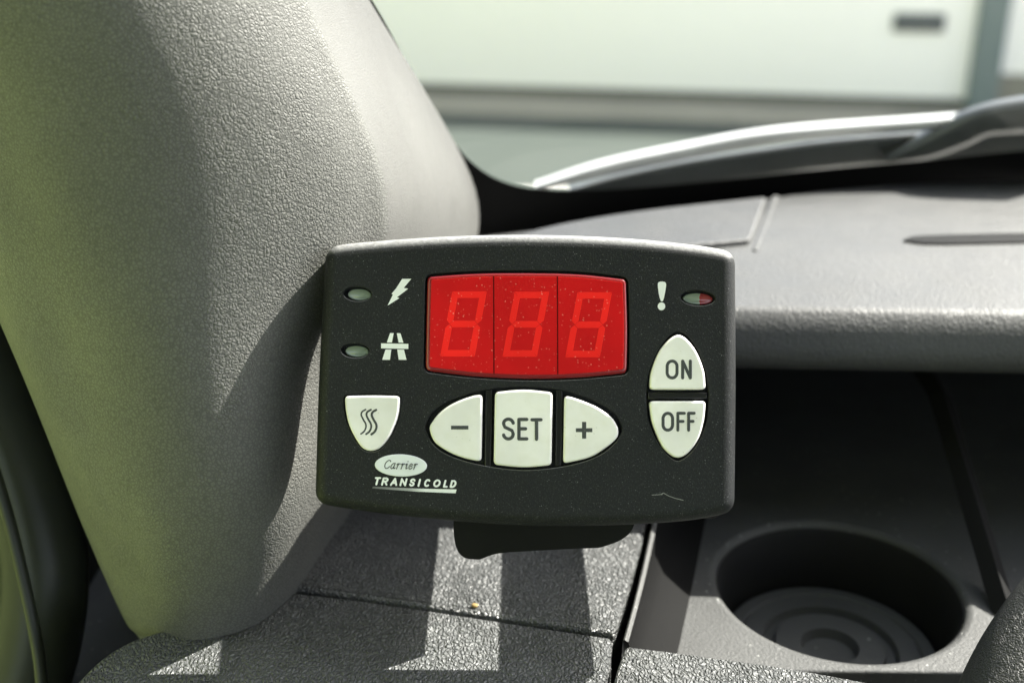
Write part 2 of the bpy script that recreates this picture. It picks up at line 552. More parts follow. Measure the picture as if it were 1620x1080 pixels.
# clipped hedge along the lawn, unseen, added to block sky and bounce green
bm = bmesh.new()
rows = []
for i in range(60):
    y = -6 + i * 0.24
    row = []
    for j in range(19):
        a = j / 18
        if a < 0.4: x, z = -3.4 - 0.25 * a, 4.2 * a / 0.4
        elif a < 0.6: x, z = -3.5 - (a - 0.4) * 6, 4.2 + 0.15 * math.sin((a - 0.4) / 0.2 * math.pi)
        else: x, z = -4.7, 4.2 * (1 - a) / 0.4
        k = 0.13
        row.append((x + random.uniform(-k, k), y + random.uniform(-k, k), max(0.0, z + random.uniform(-k, k) * (0.02 < z))))
    rows.append(row)
grid(bm, rows)
added_hedge = build('added_hedge', bm, M['added_hedge'], smooth=False)
tag(added_hedge, 'clipped green hedge left of the cab, unseen, added to block sky and bounce green', 'added_hedge')

# ------------------------------------------------------------------ windscreen
ws = tag(empty('windscreen', Vector((0.1, 0.5, ZD - 0.02))), 'green tinted windscreen with a black border along pillar and dashboard', 'windscreen')
bm = bmesh.new()
rows = []
for i in range(25):
    z = ZD - 0.03 + 0.62 * i / 24
    rows.append([(x, glass_y(x, z), z) for x in [-0.16 + 1.1 * k / 60 for k in range(61)]])
grid(bm, rows)
build('glass', bm, M['glass'], ws)
inner = catmull([(430, -240), (520, -100), (588, 0), (640, 92), (680, 165), (712, 215), (745, 256), (790, 285), (850, 299), (960, 300), (1100, 289), (1300, 268), (1480, 252), (1700, 230), (2000, 200)], 8)
outer = catmull([(380, -200), (470, -60), (530, 30), (570, 110), (600, 190), (640, 290), (690, 360), (760, 385), (850, 390), (960, 380), (1100, 370), (1300, 345), (1480, 330), (1700, 320), (2000, 300)], 8)
bm = bmesh.new()
grid(bm, [[PG(a[0] + (b[0] - a[0]) * k / 4, a[1] + (b[1] - a[1]) * k / 4, 0.002) for k in range(5)] for a, b in zip(inner, outer)])
build('black_border', bm, M['frit'], ws)

# ------------------------------------------------------------------ wiper outside the glass
wp = tag(empty('windscreen_wiper', PG(1400, 270, -0.02)), 'dark windscreen wiper with a bright top edge lying outside the glass', 'wiper')
def strip(tops, bots, d0, thick, n=6):
    """a bar given by its upper and lower edge, d0 outside the glass, with real thickness"""
    bm = bmesh.new()
    t = catmull(tops, n); b = catmull(bots, n)
    fr = [[PG(*p, -d0) for p in t], [PG(*p, -d0) for p in b]]
    rows = []
    for i in range(len(t)):
        a, c = fr[0][i], fr[1][i]
        off = Vector((0, thick, thick * 0.25))
        rows.append([a, a * 0.8 + c * 0.2 + Vector((0, -0.001, 0.001)), c * 0.8 + a * 0.2 + Vector((0, -0.001, 0.001)), c, c + off, a + off, a])
    grid(bm, rows)
    bmesh.ops.remove_doubles(bm, verts=bm.verts, dist=1e-6)
    return bm
build('blade', strip([(846, 297), (950, 263), (1080, 235), (1200, 213), (1320, 201), (1480, 190), (1700, 172)],
                     [(850, 303), (953, 279), (1080, 253), (1200, 231), (1320, 216), (1480, 204), (1700, 188)], 0.010, 0.006), M['wiper_silver'], wp)
build('spoiler', strip([(900, 300), (1000, 276), (1100, 256), (1220, 238), (1330, 224), (1480, 212), (1700, 197)],
                       [(905, 312), (1005, 306), (1100, 298), (1220, 284), (1330, 270), (1480, 262), (1700, 250)], 0.013, 0.004), M['wiper'], wp)
build('arm', strip([(1400, 252), (1450, 230), (1500, 204), (1540, 184), (1600, 168), (1720, 150)],
                   [(1408, 260), (1470, 252), (1530, 232), (1565, 216), (1620, 212), (1720, 205)], 0.004, 0.008), M['wiper'], wp)

# ------------------------------------------------------------------ pillar
def gd(px, py):        # depth of the windscreen along a line of sight, just inside
    return (PG(px, py, 0.006) - CAM).dot(FW)
rows_px = [
    # behind      left edge        lit from left    middle           right part       before crease    after crease     windscreen edge
    [(-260, -260, .40), (-330, -260, .315), (-155, -260, .262), (40, -260, .251), (215, -260, .257), (335, -260, .272), (385, -260, .285), (420, -260, None)],
    [(-150, 0, .40), (-217, 0, .305), (-60, 0, .264), (125, 0, .255), (310, 0, .263), (455, 0, .281), (505, 0, .297), (584, 0, None)],
    [(-20, 300, .41), (-92, 300, .31), (45, 300, .276), (215, 300, .269), (400, 300, .279), (575, 300, .303), (640, 310, .332), (752, 300, None)],
    [(110, 600, .42), (38, 600, .322), (135, 600, .294), (275, 600, .284), (425, 580, .2955), (540, 560, .323), (600, 540, .352), (730, 470, .440)],
    [(190, 830, .43), (130, 830, .337), (205, 830, .304), (315, 830, .297), (435, 800, .3045), (520, 750, .330), (590, 690, .372), (680, 590, .430)],
    [(250, 965, .43), (192, 970, .348), (262, 990, .318), (368, 985, .317), (455, 930, .330), (525, 835, .360), (580, 765, .392), (660, 640, .430)],
    [(270, 985, .43), (210, 996, .352), (285, 1022, .3195), (385, 1010, .3235), (465, 953, .341), (532, 855, .370), (590, 780, .396), (660, 660, .430)],
]
ctrl = []
for row in rows_px:
    ctrl.append([P(x, y, d if d else gd(x, y)) for x, y, d in row])
low = [Vector((p.x, p.y + 0.004, ZL - 0.02)) for p in ctrl[-1]]
ctrl.append(low)
sf = surface(ctrl, 10, 10)
pil = tag(empty('pillar_trim', PZ(380, 1000, ZL)), 'pale grey grained pillar trim left of the windscreen, greenish along its left side', 'pillar trim')
bm = bmesh.new()
grid(bm, [r_[:57] for r_ in sf])
build('cover', bm, M['pillar'], pil)
bm = bmesh.new()
grid(bm, [[Vector(q) + Vector((0.0, 0.0005, -0.0002)) for q in r_[54:]] for r_ in sf])
build('edge_strip', bm, M['strip'], pil)

# ------------------------------------------------------------------ dashboard
dash = tag(empty('dashboard', Vector((0.1, 0.34, ZL))), 'grey and black grained dashboard with a padded console, tray and round cup holder', 'dashboard')

def slab(name, pix, z, r, depth, m, parent=dash, corner=4, crown=0.0, holes=(), **kw):
    segs = [pix[i] if isinstance(pix[i], list) else None for i in range(len(pix))]
    o = outline(pix, corner)
    poly = [tuple(PZ(x, y, z).xy) for x, y in o]
    bm = bmesh.new()
    plate(bm, poly, z, r, depth, holes=[[tuple(PZ(x, y, z).xy) for x, y in h] for h in holes], **kw)
    return build(name, bm, m, parent, angle=40)

# padded upper pad, under the control panel
slab('console_pad', [[(300, 905), (972, 1000)], [(972, 1000), (1003, 900), (1031, 790)], [(1031, 790), (1040, 700)], [(1040, 700), (560, 700)], [(560, 700), (300, 905)]],
     ZL, 0.0016, 0.05, M['pad'], corner=8)
# lower pad, nearer the driver
slab('console_pad', [[(105, 1092), (155, 1042), (205, 1011), (262, 992)], [(262, 992), (350, 955), (470, 934.5), (970, 1005.5)], [(970, 1005.5), (962, 1060), (940, 1160)], [(940, 1160), (60, 1160)], [(60, 1160), (105, 1092)]],
     ZL - 0.0004, 0.0022, 0.05, M['pad'], corner=8)
# strip in front of the tray
slab('front_strip', [[(989, 1018), (1100, 1032), (1250, 1053), (1420, 1085), (1560, 1120)], [(1560, 1120), (1560, 1220)], [(1560, 1220), (950, 1220)], [(950, 1220), (970, 1080), (989, 1018)]],
     ZL + 0.0004, 0.002, 0.05, M['pad'], corner=8)

# tray: lip, sloping side, floor with the cup hole
lip_o = catmull([(1048, 700), (1035, 800), (1018, 885), (1001, 955), (985, 1012)], 6)
lip_i = catmull([(1056, 700), (1042, 800), (1025, 885), (1008, 955), (992, 1014)], 6)
toe = catmull([(1140, 700), (1112, 810), (1097, 880), (1082, 950), (1062, 1036)], 6)
bm = bmesh.new(); bs = bmesh.new()
rows = []; rows2 = []
for a, b, c in zip(lip_o, lip_i, toe):
    A, B, D = PZ(*a, ZL + 0.0006), PZ(*b, ZL + 0.0006), PZ(*c, ZF)
    m1 = (A + B) / 2 + Vector((0, 0, 0.0004))
    rows.append([Vector((A.x, A.y, ZL - 0.04)), A - Vector((0, 0, .0005)), A.lerp(B, .25), m1, A.lerp(B, .8), B + (D - B) * 0.03])
    rows2.append([B + (D - B) * 0.025 + Vector((0, 0, -0.0002)), B.lerp(D, .3) + Vector((-.003, 0, -.001)), B.lerp(D, .6) + Vector((-.003, 0, -.001)), B.lerp(D, .92), D + Vector((0.002, 0, -0.0002))])
grid(bm, rows)
build('tray_lip', bm, M['tray'], dash)
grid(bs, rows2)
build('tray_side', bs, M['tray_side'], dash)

cc = PZ(1325, 925, ZF); rc = 0.0388
bm = bmesh.new()
f0, f1 = PZ(1056, 1060, ZF), PZ(1140, 640, ZF)
poly = [(f0.x, f0.y), (0.92, f0.y - 0.01), (0.92, 0.53), (f1.x - 0.02, 0.53), (f1.x, f1.y), tuple(PZ(1090, 900, ZF).xy)]
hole = [(cc.x + rc * math.cos(2 * math.pi * k / 72), cc.y + rc * math.sin(2 * math.pi * k / 72)) for k in range(72)]
plate(bm, poly, ZF, 0.001, 0.004, holes=[hole], hole_r=0.0026, hole_depth=0.004, floor=False)
build('tray_floor', bm, M['tray'], dash, angle=40)
# cup holder
def lathe(prof, c, n=72):
    bm = bmesh.new(); prev = None
    for r, z in prof:
        cur = [bm.verts.new((c.x + r * math.cos(2 * math.pi * k / n), c.y + r * math.sin(2 * math.pi * k / n), z)) for k in range(n)]
        if prev: bridge(bm, prev, cur)
        prev = cur
    return bm, prev
bm, last = lathe([(rc - 0.0002, ZF - 0.0022), (rc - 0.0012, ZF - 0.004), (rc - 0.0022, ZF - 0.028)], cc)
bm.faces.new(last)
cup = build('cup_holder', bm, M['cavity'], dash, angle=50)
bm, last = lathe([(0.0345, ZF - 0.0275), (0.0345, ZF - 0.0245), (0.0335, ZF - 0.0236), (0.030, ZF - 0.0236), (0.0293, ZF - 0.0245), (0.0285, ZF - 0.0236), (0.0222, ZF - 0.0236), (0.0214, ZF - 0.0262), (0.0184, ZF - 0.0262), (0.0176, ZF - 0.0236), (0.0095, ZF - 0.0236), (0.0085, ZF - 0.027), (0.001, ZF - 0.027)], cc)
bm.faces.new(last)
build('cup_mat', bm, M['cup_mat'], cup, angle=30)

# dashboard top: profile swept across the cab
def front_y(x): return 0.3475 - 0.05 * (x - 0.12)
bm = bmesh.new(); rows = []
for i in range(70):
    x = -0.07 + 0.9 * i / 69
    f = front_y(x)
    prof = [(f + 0.19, -0.0245), (f + 0.03, -0.0235), (f + 0.004, -0.0215), (f - 0.0020, -0.0200), (f - 0.0044, -0.0175), (f - 0.0050, -0.0145), (f - 0.0044, -0.0109), (f - 0.0018, -0.0055), (f + 0.0014, -0.0012), (f + 0.0032, -0.0002), (f + 0.006, 0.0), (f + 0.03, 0.0)]
    rear = glass_y(x, ZD) - 0.003 - 0.034 * math.exp(-((x - 0.045) / 0.09) ** 2)
    row = [(x, y, ZD + z) for y, z in prof]
    for k in range(1, 7):
        t = k / 6
        row.append((x, f + 0.03 + (rear - f - 0.03) * t, ZD + 0.0015 * math.sin(t * math.pi)))
    row.append((x, rear + 0.004, ZD - 0.05))
    rows.append(row)
grid(bm, rows)
build('dash_top', bm, M['dash'], dash)
# darker cover set into the top near the pillar, and the demister slot
slab('corner_cover', [[(770, 392), (850, 362), (1000, 335), (1212, 311)], [(1212, 311), (1200, 345), (1187, 378)], [(1187, 378), (1000, 398), (770, 430)], [(770, 430), (770, 392)]], ZD + 0.0035, 0.001, 0.006, M['dash_dark'], corner=5)
slab('demister_slot', [[(1430, 377), (1480, 371), (1800, 364)], [(1800, 364), (1800, 377)], [(1800, 377), (1500, 384), (1430, 380)], [(1430, 380), (1430, 377)]], ZD + 0.0022, 0.0006, 0.004, M['bracket'], corner=1)
slab('top_seam', [[(1222, 310), (1207, 350), (1190, 395)], [(1190, 395), (1198, 396)], [(1198, 396), (1216, 350), (1232, 309)], [(1232, 309), (1222, 310)]], ZD + 0.0018, 0.0004, 0.004, M['dash'], corner=1)
# open compartment under the top
bm = bmesh.new()
Y1 = 0.50
box(bm, (0.03, Y1, ZF - 0.004), (0.9, Y1 + 0.01, ZD - 0.02))
build('compartment_back', bm, M['cavity'], dash, smooth=False)
bm = bmesh.new(); box(bm, (-0.14, 0.372, ZL - 0.05), (0.05, 0.50, ZD - 0.026))
build('compartment_side', bm, M['cavity'], dash, smooth=False)
# upright divider at the right of the cup
dv = PZ(1600, 985, ZF)
bm = bmesh.new()
tube(bm, [(dv.x, dv.y - 0.002, ZF - 0.004), (dv.x, 0.372, CAM.z - 0.172), (dv.x, 0.49, CAM.z - 0.158)], 0.0040, 4)
build('divider', bm, M['bracket'], dash, smooth=False)
# body below
bm = bmesh.new(); box(bm, (-0.16, 0.16, ZL - 0.34), (0.9, 0.52, ZL - 0.052))
build('dash_body', bm, M['tray'], dash, smooth=False)

# steering wheel rim crossing the lower right corner
wheel = tag(empty('steering_wheel', P(2350, 1500, 0.30)), 'black grained steering wheel rim crossing the lower right corner', 'steering wheel')
hub = P(2350, 1530, 0.27)
wn = Vector((-0.05, -0.72, 0.69)).normalized()
u_ = wn.cross(Vector((1, 0, 0))).normalized(); v_ = wn.cross(u_)
q0 = P(1655, 1212, 0.262)
q0 = q0 - wn * (q0 - hub).dot(wn)
rad = (q0 - hub).length
bm = bmesh.new()
prev = None; first = None
for k in range(160):
    a = 2 * math.pi * k / 160
    d = u_ * math.cos(a) + v_ * math.sin(a)
    cur_ = [bm.verts.new(hub + d * (rad + 0.0155 * math.cos(2 * math.pi * m_ / 24)) + wn * 0.0155 * math.sin(2 * math.pi * m_ / 24)) for m_ in range(24)]
    if prev: bridge(bm, prev, cur_)
    else: first = cur_
    prev = cur_
bridge(bm, prev, first)
build('rim', bm, M['wheel'], wheel)

# unseen cab roof, added to cut the sky light on dash and pillar
bm = bevelled_box((-0.60, -1.2, CAM.z + 0.46), (1.35, 0.10, CAM.z + 0.52), 0.02)
tag(build('added_roof', bm, M['headliner']), 'pale grey cab roof lining, unseen, added to cut the sky light inside', 'roof')
# unseen seat behind the viewpoint, added to darken what the panel reflects
seat = tag(empty('added_seat', Vector((0.0, -0.45, 0.95))), 'dark unseen seat behind the viewpoint, added to darken reflections in the panel', 'seat')
bm = bmesh.new()
grid_rows = []
for i in range(9):
    z = 1.0 + 0.75 * i / 8
    w = 0.27 - 0.05 * (i / 8) ** 2
    grid_rows.append([(w * math.cos(a) * (1 if abs(math.cos(a)) < .9 else 1), -0.42 - 0.02 * i + 0.07 * math.sin(a), z) for a in [2 * math.pi * k / 24 for k in range(24)]])
prev = None
for r_ in grid_rows:
    cur_ = [bm.verts.new(p) for p in r_]
    if prev: bridge(bm, prev, cur_)
    else: bm.faces.new(cur_)
    prev = cur_
bm.faces.new(prev)
build('backrest', bm, M['rubber'], seat)
bm = bevelled_box((-0.15, -0.66, 1.79), (0.15, -0.54, 2.05), 0.04)
build('headrest', bm, M['rubber'], seat)

# ------------------------------------------------------------------ door edge at the left
door = tag(empty('cab_door', P(60, 900, 0.37)), 'dark door edge with black rubber seal left of the pillar trim', 'door')
bm = bmesh.new()
grid(bm, surface([[P(x, y, d) for x, y, d in row] for row in (
    [(-260, 420, .36), (-120, 430, .40), (0, 440, .43), (160, 460, .46)],
    [(-220, 700, .36), (-90, 700, .40), (60, 710, .43), (230, 730, .46)],
    [(-200, 950, .36), (-60, 950, .40), (100, 960, .43), (280, 970, .46)],
    [(-190, 1250, .36), (-40, 1250, .40), (130, 1250, .43), (330, 1250, .46)])], 6, 6))
build('door_panel', bm, M['cavity'], door)
bm = bmesh.new()
pp = catmull([(-110, 380), (-62, 500), (-4, 640), (42, 760), (66, 860), (68, 950), (50, 1050), (8, 1160)], 6)
tube(bm, [P(x, y, 0.36) for x, y in pp], [0.0135] * len(pp), 24)
build('door_seal', bm, M['rubber'], door)
bm = bmesh.new()
pp = catmull([(-100, 560), (-30, 690), (8, 800), (38, 920), (62, 1040), (70, 1140)], 6)
tube(bm, [P(x, y, 0.338) for x, y in pp], [0.0018] * len(pp), 12)
build('seal_lip', bm, M['rubber'], door)

# ------------------------------------------------------------------ control panel
TILT = R(4.3); ROLL = R(0.55)
ez = (-FW * math.cos(TILT) + UP * math.sin(TILT)).normalized()
ex = (RT * math.cos(ROLL) - UP * math.sin(ROLL)).normalized()
ey = ez.cross(ex).normalized(); ex = ey.cross(ez).normalized()
O = P(832, 600, 0.290)
PM = Matrix(((ex.x, ey.x, ez.x, O.x), (ex.y, ey.y, ez.y, O.y), (ex.z, ey.z, ez.z, O.z), (0, 0, 0, 1)))
panel = tag(empty('control_panel', PM), 'black cab control panel with red three digit display and ivory buttons', 'control panel')
UPX = 0.29 / FPX              # metres per pixel on the panel

def L(px, py, h=0.0):
    r = ray(px, py)
    d = ((O + ez * h) - CAM).dot(ez) / r.dot(ez)
    q = CAM + r * d - O
    return (q.dot(ex), q.dot(ey))
def LP(pts, h=0.0): return [L(x, y, h) for x, y in pts]

# outlines traced in photograph pixels
house = outline([[(512, 389), (560, 381), (700, 371), (840, 368), (985, 373), (1100, 384), (1167, 395)],
                 [(1167, 395), (1168, 600), (1166, 812)],
                 [(1166, 812), (1080, 826), (950, 833), (810, 832), (660, 820), (560, 808), (495, 797)],
                 [(495, 797), (501, 600), (512, 389)]], 24, k=10)
lens_o = outline([[(676, 437), (750, 432), (832, 431), (915, 433), (991, 441)], [(991, 441), (993, 520), (992, 590)], [(992, 590), (915, 597), (835, 599), (750, 595), (673, 586)], [(673, 586), (674, 520), (676, 437)]], 9)
trio = outline([[(671, 676), (684, 652), (713, 633), (762, 618), (829, 611.5), (896, 619), (946, 637), (974, 656), (986, 680)],
                [(986, 680), (974, 700), (945, 722), (895, 737), (828, 743.5), (762, 735.5), (712, 721), (684, 702), (671, 676)]], 8)
pair = outline([[(1022, 626), (1027, 590), (1045, 548), (1072, 524), (1098, 544), (1116, 586), (1122, 626)],
                [(1122, 626), (1118, 668), (1100, 708), (1072, 729), (1045, 706), (1027, 668), (1022, 626)]], 10)
shield = outline([[(545, 626), (589, 625), (633, 626)], [(633, 626), (631, 650), (625.5, 670), (615, 692), (601, 708), (586, 714)], [(586, 714), (573, 708), (562, 693), (552, 672), (547, 650), (545, 626)]], 7, n=12)
def ellipse(cx, cy, a, b, rot=0.0, n=48):
    return [(cx + a * math.cos(t) * math.cos(rot) - b * math.sin(t) * math.sin(rot), cy + a * math.cos(t) * math.sin(rot) + b * math.sin(t) * math.cos(rot)) for t in [2 * math.pi * k / n for k in range(n)]]
leds = [ellipse(565.5, 465, 22.5, 11.5, 0.04), ellipse(561.5, 554.5, 22.5, 11.5, 0.04), ellipse(1104, 471.5, 27.5, 12, 0.06)]

def grow(poly_px, d):      # traced outline grown by d pixels, in panel coordinates
    return inset(ccw(LP(poly_px)), -d * UPX)
lens_hole = grow(lens_o, 3.0)
holes = [lens_hole, LP(trio), LP(pair), grow(shield, 2.2)] + [LP(l) for l in leds]

bm = bmesh.new()
plate(bm, LP(house), 0.0, 0.0034, 0.0120, holes=holes, hole_r=0.00022, hole_depth=0.0022, segs=9, rz=0.0040)
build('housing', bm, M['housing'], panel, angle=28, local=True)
bm = bmesh.new()
back = inset(ccw(LP(house)), -0.00025)
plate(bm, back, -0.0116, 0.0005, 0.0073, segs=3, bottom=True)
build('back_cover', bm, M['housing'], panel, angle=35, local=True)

# display
disp_bm = bmesh.new()
lo = ccw(LP(lens_o))
plate(disp_bm, lo, 0.0002, 0.0009, 0.0023, segs=7, rz=0.0008)
disp = build('display', disp_bm, M['lens_rim'], panel, angle=50, local=True)
bm = bmesh.new()
plate(bm, inset(lo, 0.00105), 0.00026, 0.00005, 0.0002, segs=2)
build('lens', bm, M['lens'], disp, angle=20, local=True)
def flat(polys, h, m, name, parent, step=1.6e-5):
    """thin printed shapes, each a hair above the one before"""
    bm = bmesh.new()
    for i, p in enumerate(polys):
        q = ccw(clean(p)); z = h + i * step
        fill(bm, [ring(bm, q, z)])
    return build(name, bm, m, parent, smooth=False, local=True)
HD = 0.00029
def quadline(a, b, w):
    dx, dy = b[0] - a[0], b[1] - a[1]; l = math.hypot(dx, dy); nx, ny = -dy / l * w / 2, dx / l * w / 2
    return [(a[0] + nx, a[1] + ny), (b[0] + nx, b[1] + ny), (b[0] - nx, b[1] - ny), (a[0] - nx, a[1] - ny)]
for x in (781, 881.8):
    flat([LP(quadline((x, 437), (x + 0.5, 592), 2.0))], HD, M['divider'], 'digit_divider', disp)
def segments(ox, oy):
    sl = -0.187                         # slant of the numerals, pixels across per pixel down
    def q(u, v): return (715.5 + ox + u + sl * (v - 0), 461 + oy + v)
    w = 10.6; Wd = 55.0; H = 103.0; g = 0.35; mid = H / 2
    out = []
    out.append([q(g, 0), q(Wd - g, 0), q(Wd - w - g + 1, w), q(w + g - 1, w)])                                       # top
    out.append([q(w + g, mid - w / 2), q(Wd - w - g, mid - w / 2), q(Wd - w / 2 - g, mid), q(Wd - w - g, mid + w / 2), q(w + g, mid + w / 2), q(w / 2 + g, mid)])
    out.append([q(w + g - 1, H - w), q(Wd - w - g + 1, H - w), q(Wd - g, H), q(g, H)])
    out.append([q(0, g), q(w, w + g), q(w, mid - w / 2 - g), q(w / 2, mid - g), q(0, mid - w / 2 - g)])
    out.append([q(0, mid + w / 2 + g), q(w / 2, mid + g), q(w, mid + w / 2 + g), q(w, H - w - g), q(0, H - g)])
    out.append([q(Wd, g), q(Wd - w, w + g), q(Wd - w, mid - w / 2 - g), q(Wd - w / 2, mid - g), q(Wd, mid - w / 2 - g)])
    out.append([q(Wd, mid + w / 2 + g), q(Wd - w / 2, mid + g), q(Wd - w, mid + w / 2 + g), q(Wd - w, H - w - g), q(Wd, H - g)])
    return out
for ox, oy in ((0, 0), (98.5, 0.5), (197.8, 1.2)):
    flat([LP(s) for s in segments(ox, oy)], HD + 0.00001, M['digit'], 'digit', disp, 0.0)

# buttons
HB = 0.0006
b_minus = outline([[(763.5, 623.5), (745, 626.5), (716, 638), (694, 654), (678, 675.5)], [(678, 675.5), (687, 698), (709, 714), (735, 724.5), (761.7, 729.7)], [(761.7, 729.7), (763.5, 623.5)]], 7.5, n=12)
b_set = outline([[(783, 619.5), (829, 616), (874.5, 620)], [(874.5, 620), (872.7, 735.7)], [(872.7, 735.7), (828, 738.8), (781, 734.7)], [(781, 734.7), (783, 619.5)]], 7.5, n=12)
b_plus = outline([[(893, 625), (912, 630), (943.5, 643), (967.6, 660), (979.5, 679)], [(979.5, 679), (975, 693.5), (955.6, 710), (931.5, 723.6), (891, 733)], [(891, 733), (893, 625)]], 7.5, n=12)
b_on = outline([[(1027.8, 616), (1031, 586), (1047, 550), (1073, 529.5), (1097, 548), (1113, 583), (1117, 616)], [(1117, 616), (1027.8, 616)]], 7.5, n=12)
b_off = outline([[(1027.3, 634), (1117, 634)], [(1117, 634), (1114, 664), (1106, 692), (1090, 715), (1072.4, 723.5), (1056, 715), (1044, 698), (1032, 667), (1027.3, 634)]], 7.5, n=12)
btn = {}
for key, o, lab in (('minus', b_minus, 'ivory button marked with a minus'), ('set', b_set, 'square ivory button marked SET'), ('plus', b_plus, 'ivory button marked with a plus'),
                    ('on', b_on, 'ivory button marked ON'), ('off', b_off, 'ivory button marked OFF'), ('heat', shield, 'shield shaped ivory button with three wavy lines')):
    bm = bmesh.new()
    # smaller on top by its parallax: traced at its own height
    plate(bm, LP(o, HB), HB, 0.00055, 0.0026, segs=7, rz=0.0006)
    btn[key] = tag(build('button', bm, M['button'], panel, angle=50, local=True), lab)
# dark bars between the buttons
for q in ([(768.5, 617), (778.5, 615.5), (777, 738.5), (766.5, 737)], [(880, 616), (890, 617.5), (888.5, 735.5), (878.5, 737.5)], [(1025, 620.3), (1119, 620.3), (1119, 631), (1025, 631)]):
    bm = bmesh.new()
    plate(bm, LP(q), -0.0001, 0.0003, 0.002, segs=4)
    build('button_divider', bm, M['gloss_black'], panel, angle=50, local=True)

# stroke lettering ---------------------------------------------------
def arc(cx, cy, rx, ry, a0, a1, n=12):
    return [(cx + rx * math.cos(R(a0 + (a1 - a0) * k / n)), cy + ry * math.sin(R(a0 + (a1 - a0) * k / n))) for k in range(n + 1)]
GLYPH = {   # unit box, y upwards
    'O': [arc(.5, .68, .5, .32, 90, 180) + arc(.5, .32, .5, .32, 180, 270), arc(.5, .68, .5, .32, 90, 0) + arc(.5, .32, .5, .32, 0, -90)],
    'N': [[(0, 0), (0, 1), (1, 0), (1, 1)]],
    'F': [[(0, 0), (0, 1), (1, 1)], [(0, .52), (.8, .52)]],
    'E': [[(1, 0), (0, 0), (0, 1), (1, 1)], [(0, .52), (.85, .52)]],
    'T': [[(0, 1), (1, 1)], [(.5, 0), (.5, 1)]],
    'S': [[(1.0, .80)] + arc(.5, .77, .5, .23, 20, 180, 10) + [(.12, .60), (.88, .42), (1.0, .25)] + arc(.5, .24, .5, .24, 0, -170, 10)],
    'R': [[(0, 0), (0, 1), (.55, 1)] + arc(.6, .75, .4, .25, 90, -90, 8) + [(0, .5)], [(.5, .5), (1, 0)]],
    'A': [[(0, 0), (.5, 1), (1, 0)], [(.2, .33), (.8, .33)]],
    'I': [[(.5, 0), (.5, 1)]],
    'C': [arc(.5, .5, .5, .5, 50, 310, 16)],
    'Q': [arc(.5, .5, .5, .5, 90, 270, 14), arc(.5, .5, .5, .5, 90, -90, 14)],
    'L': [[(0, 1), (0, 0), (1, 0)]],
    'D': [[(0, 0), (0, 1), (.4, 1)] + arc(.4, .5, .6, .5, 90, -90, 10) + [(0, 0)]],
}
def stroke(pts, w, cap=True):
    """outline of a polyline drawn with a pen of width w, split at sharp turns so that it stays simple"""
    runs = [[pts[0]]]
    for i in range(1, len(pts)):
        runs[-1].append(pts[i])
        if 0 < i < len(pts) - 1:
            a = math.atan2(pts[i][1] - pts[i - 1][1], pts[i][0] - pts[i - 1][0]); b = math.atan2(pts[i + 1][1] - pts[i][1], pts[i + 1][0] - pts[i][0])
            d = abs((b - a + math.pi) % (2 * math.pi) - math.pi)
            if d > R(50): runs.append([pts[i]])
    out = []
    for r in runs:
        r = [p for k, p in enumerate(r) if k == 0 or math.dist(p, r[k - 1]) > 1e-4]
        if len(r) < 2: continue
        lf, rg = [], []
        for k, p in enumerate(r):
            a = r[max(k - 1, 0)]; b = r[min(k + 1, len(r) - 1)]
            dx, dy = b[0] - a[0], b[1] - a[1]; l = math.hypot(dx, dy) or 1
            nx, ny = -dy / l * w / 2, dx / l * w / 2
            lf.append((p[0] + nx, p[1] + ny)); rg.append((p[0] - nx, p[1] - ny))
        e0, e1 = [], []
        if cap:
            p, q = r[-1], r[-2]; a = math.atan2(p[1] - q[1], p[0] - q[0])
            e1 = [(p[0] + w / 2 * math.cos(a + R(90 - 180 * t / 6)), p[1] + w / 2 * math.sin(a + R(90 - 180 * t / 6))) for t in range(1, 6)]
            p, q = r[0], r[1]; a = math.atan2(p[1] - q[1], p[0] - q[0])
            e0 = [(p[0] + w / 2 * math.cos(a + R(90 - 180 * t / 6)), p[1] + w / 2 * math.sin(a + R(90 - 180 * t / 6))) for t in range(1, 6)]
        out.append(lf + e1 + list(reversed(rg)) + e0)
    return out
def letter(ch, x0, x1, yt, yb, w, skew=0.0):
    """strokes of one capital between the outer edges given in photograph pixels"""
    out = []
    for line in GLYPH[ch]:
        pts = []
        for u, v in line:
            y = yb - w / 2 - v * (yb - yt - w)
            x = x0 + w / 2 + u * (x1 - x0 - w) + skew * (yb - y)
            pts.append((x, y))
        out += stroke(pts, w)
    return out
HT = HB + 0.00003
def put(name, polys, m, parent, h):
    return flat([LP(p, h) for p in polys], h, m, name, parent)
put('lettering', letter('O', 1053, 1073.5, 568.5, 600, 4.9) + letter('N', 1077.5, 1094.5, 568.5, 600, 4.9), M['button_print'], btn['on'], HT)
put('lettering', letter('O', 1046.5, 1066.5, 651, 682.5, 4.9) + letter('F', 1070, 1085, 651, 682.5, 4.7) + letter('F', 1087, 1100.5, 651, 682.5, 4.7), M['button_print'], btn['off'], HT)
put('lettering', letter('S', 794, 814.5, 660, 696.5, 5.3) + letter('E', 818.3, 836, 660.5, 696.5, 5.3) + letter('T', 839, 858.5, 661, 697, 5.3), M['button_print'], btn['set'], HT)
put('minus_sign', [[(713.5, 673), (741, 673), (741, 679), (713.5, 679)]], M['button_print'], btn['minus'], HT)
put('plus_sign', [[(911, 677), (920.8, 677), (920.8, 667), (927.4, 667), (927.4, 677), (937, 677), (937, 683.2), (927.4, 683.2), (927.4, 693.5), (920.8, 693.5), (920.8, 683.2), (911, 683.2)]], M['button_print'], btn['plus'], HT)
wave = catmull([(578.5, 647.5), (573, 651), (571.5, 656), (574.5, 663), (578.5, 670), (578.8, 676), (576, 682), (571, 686)], 5)
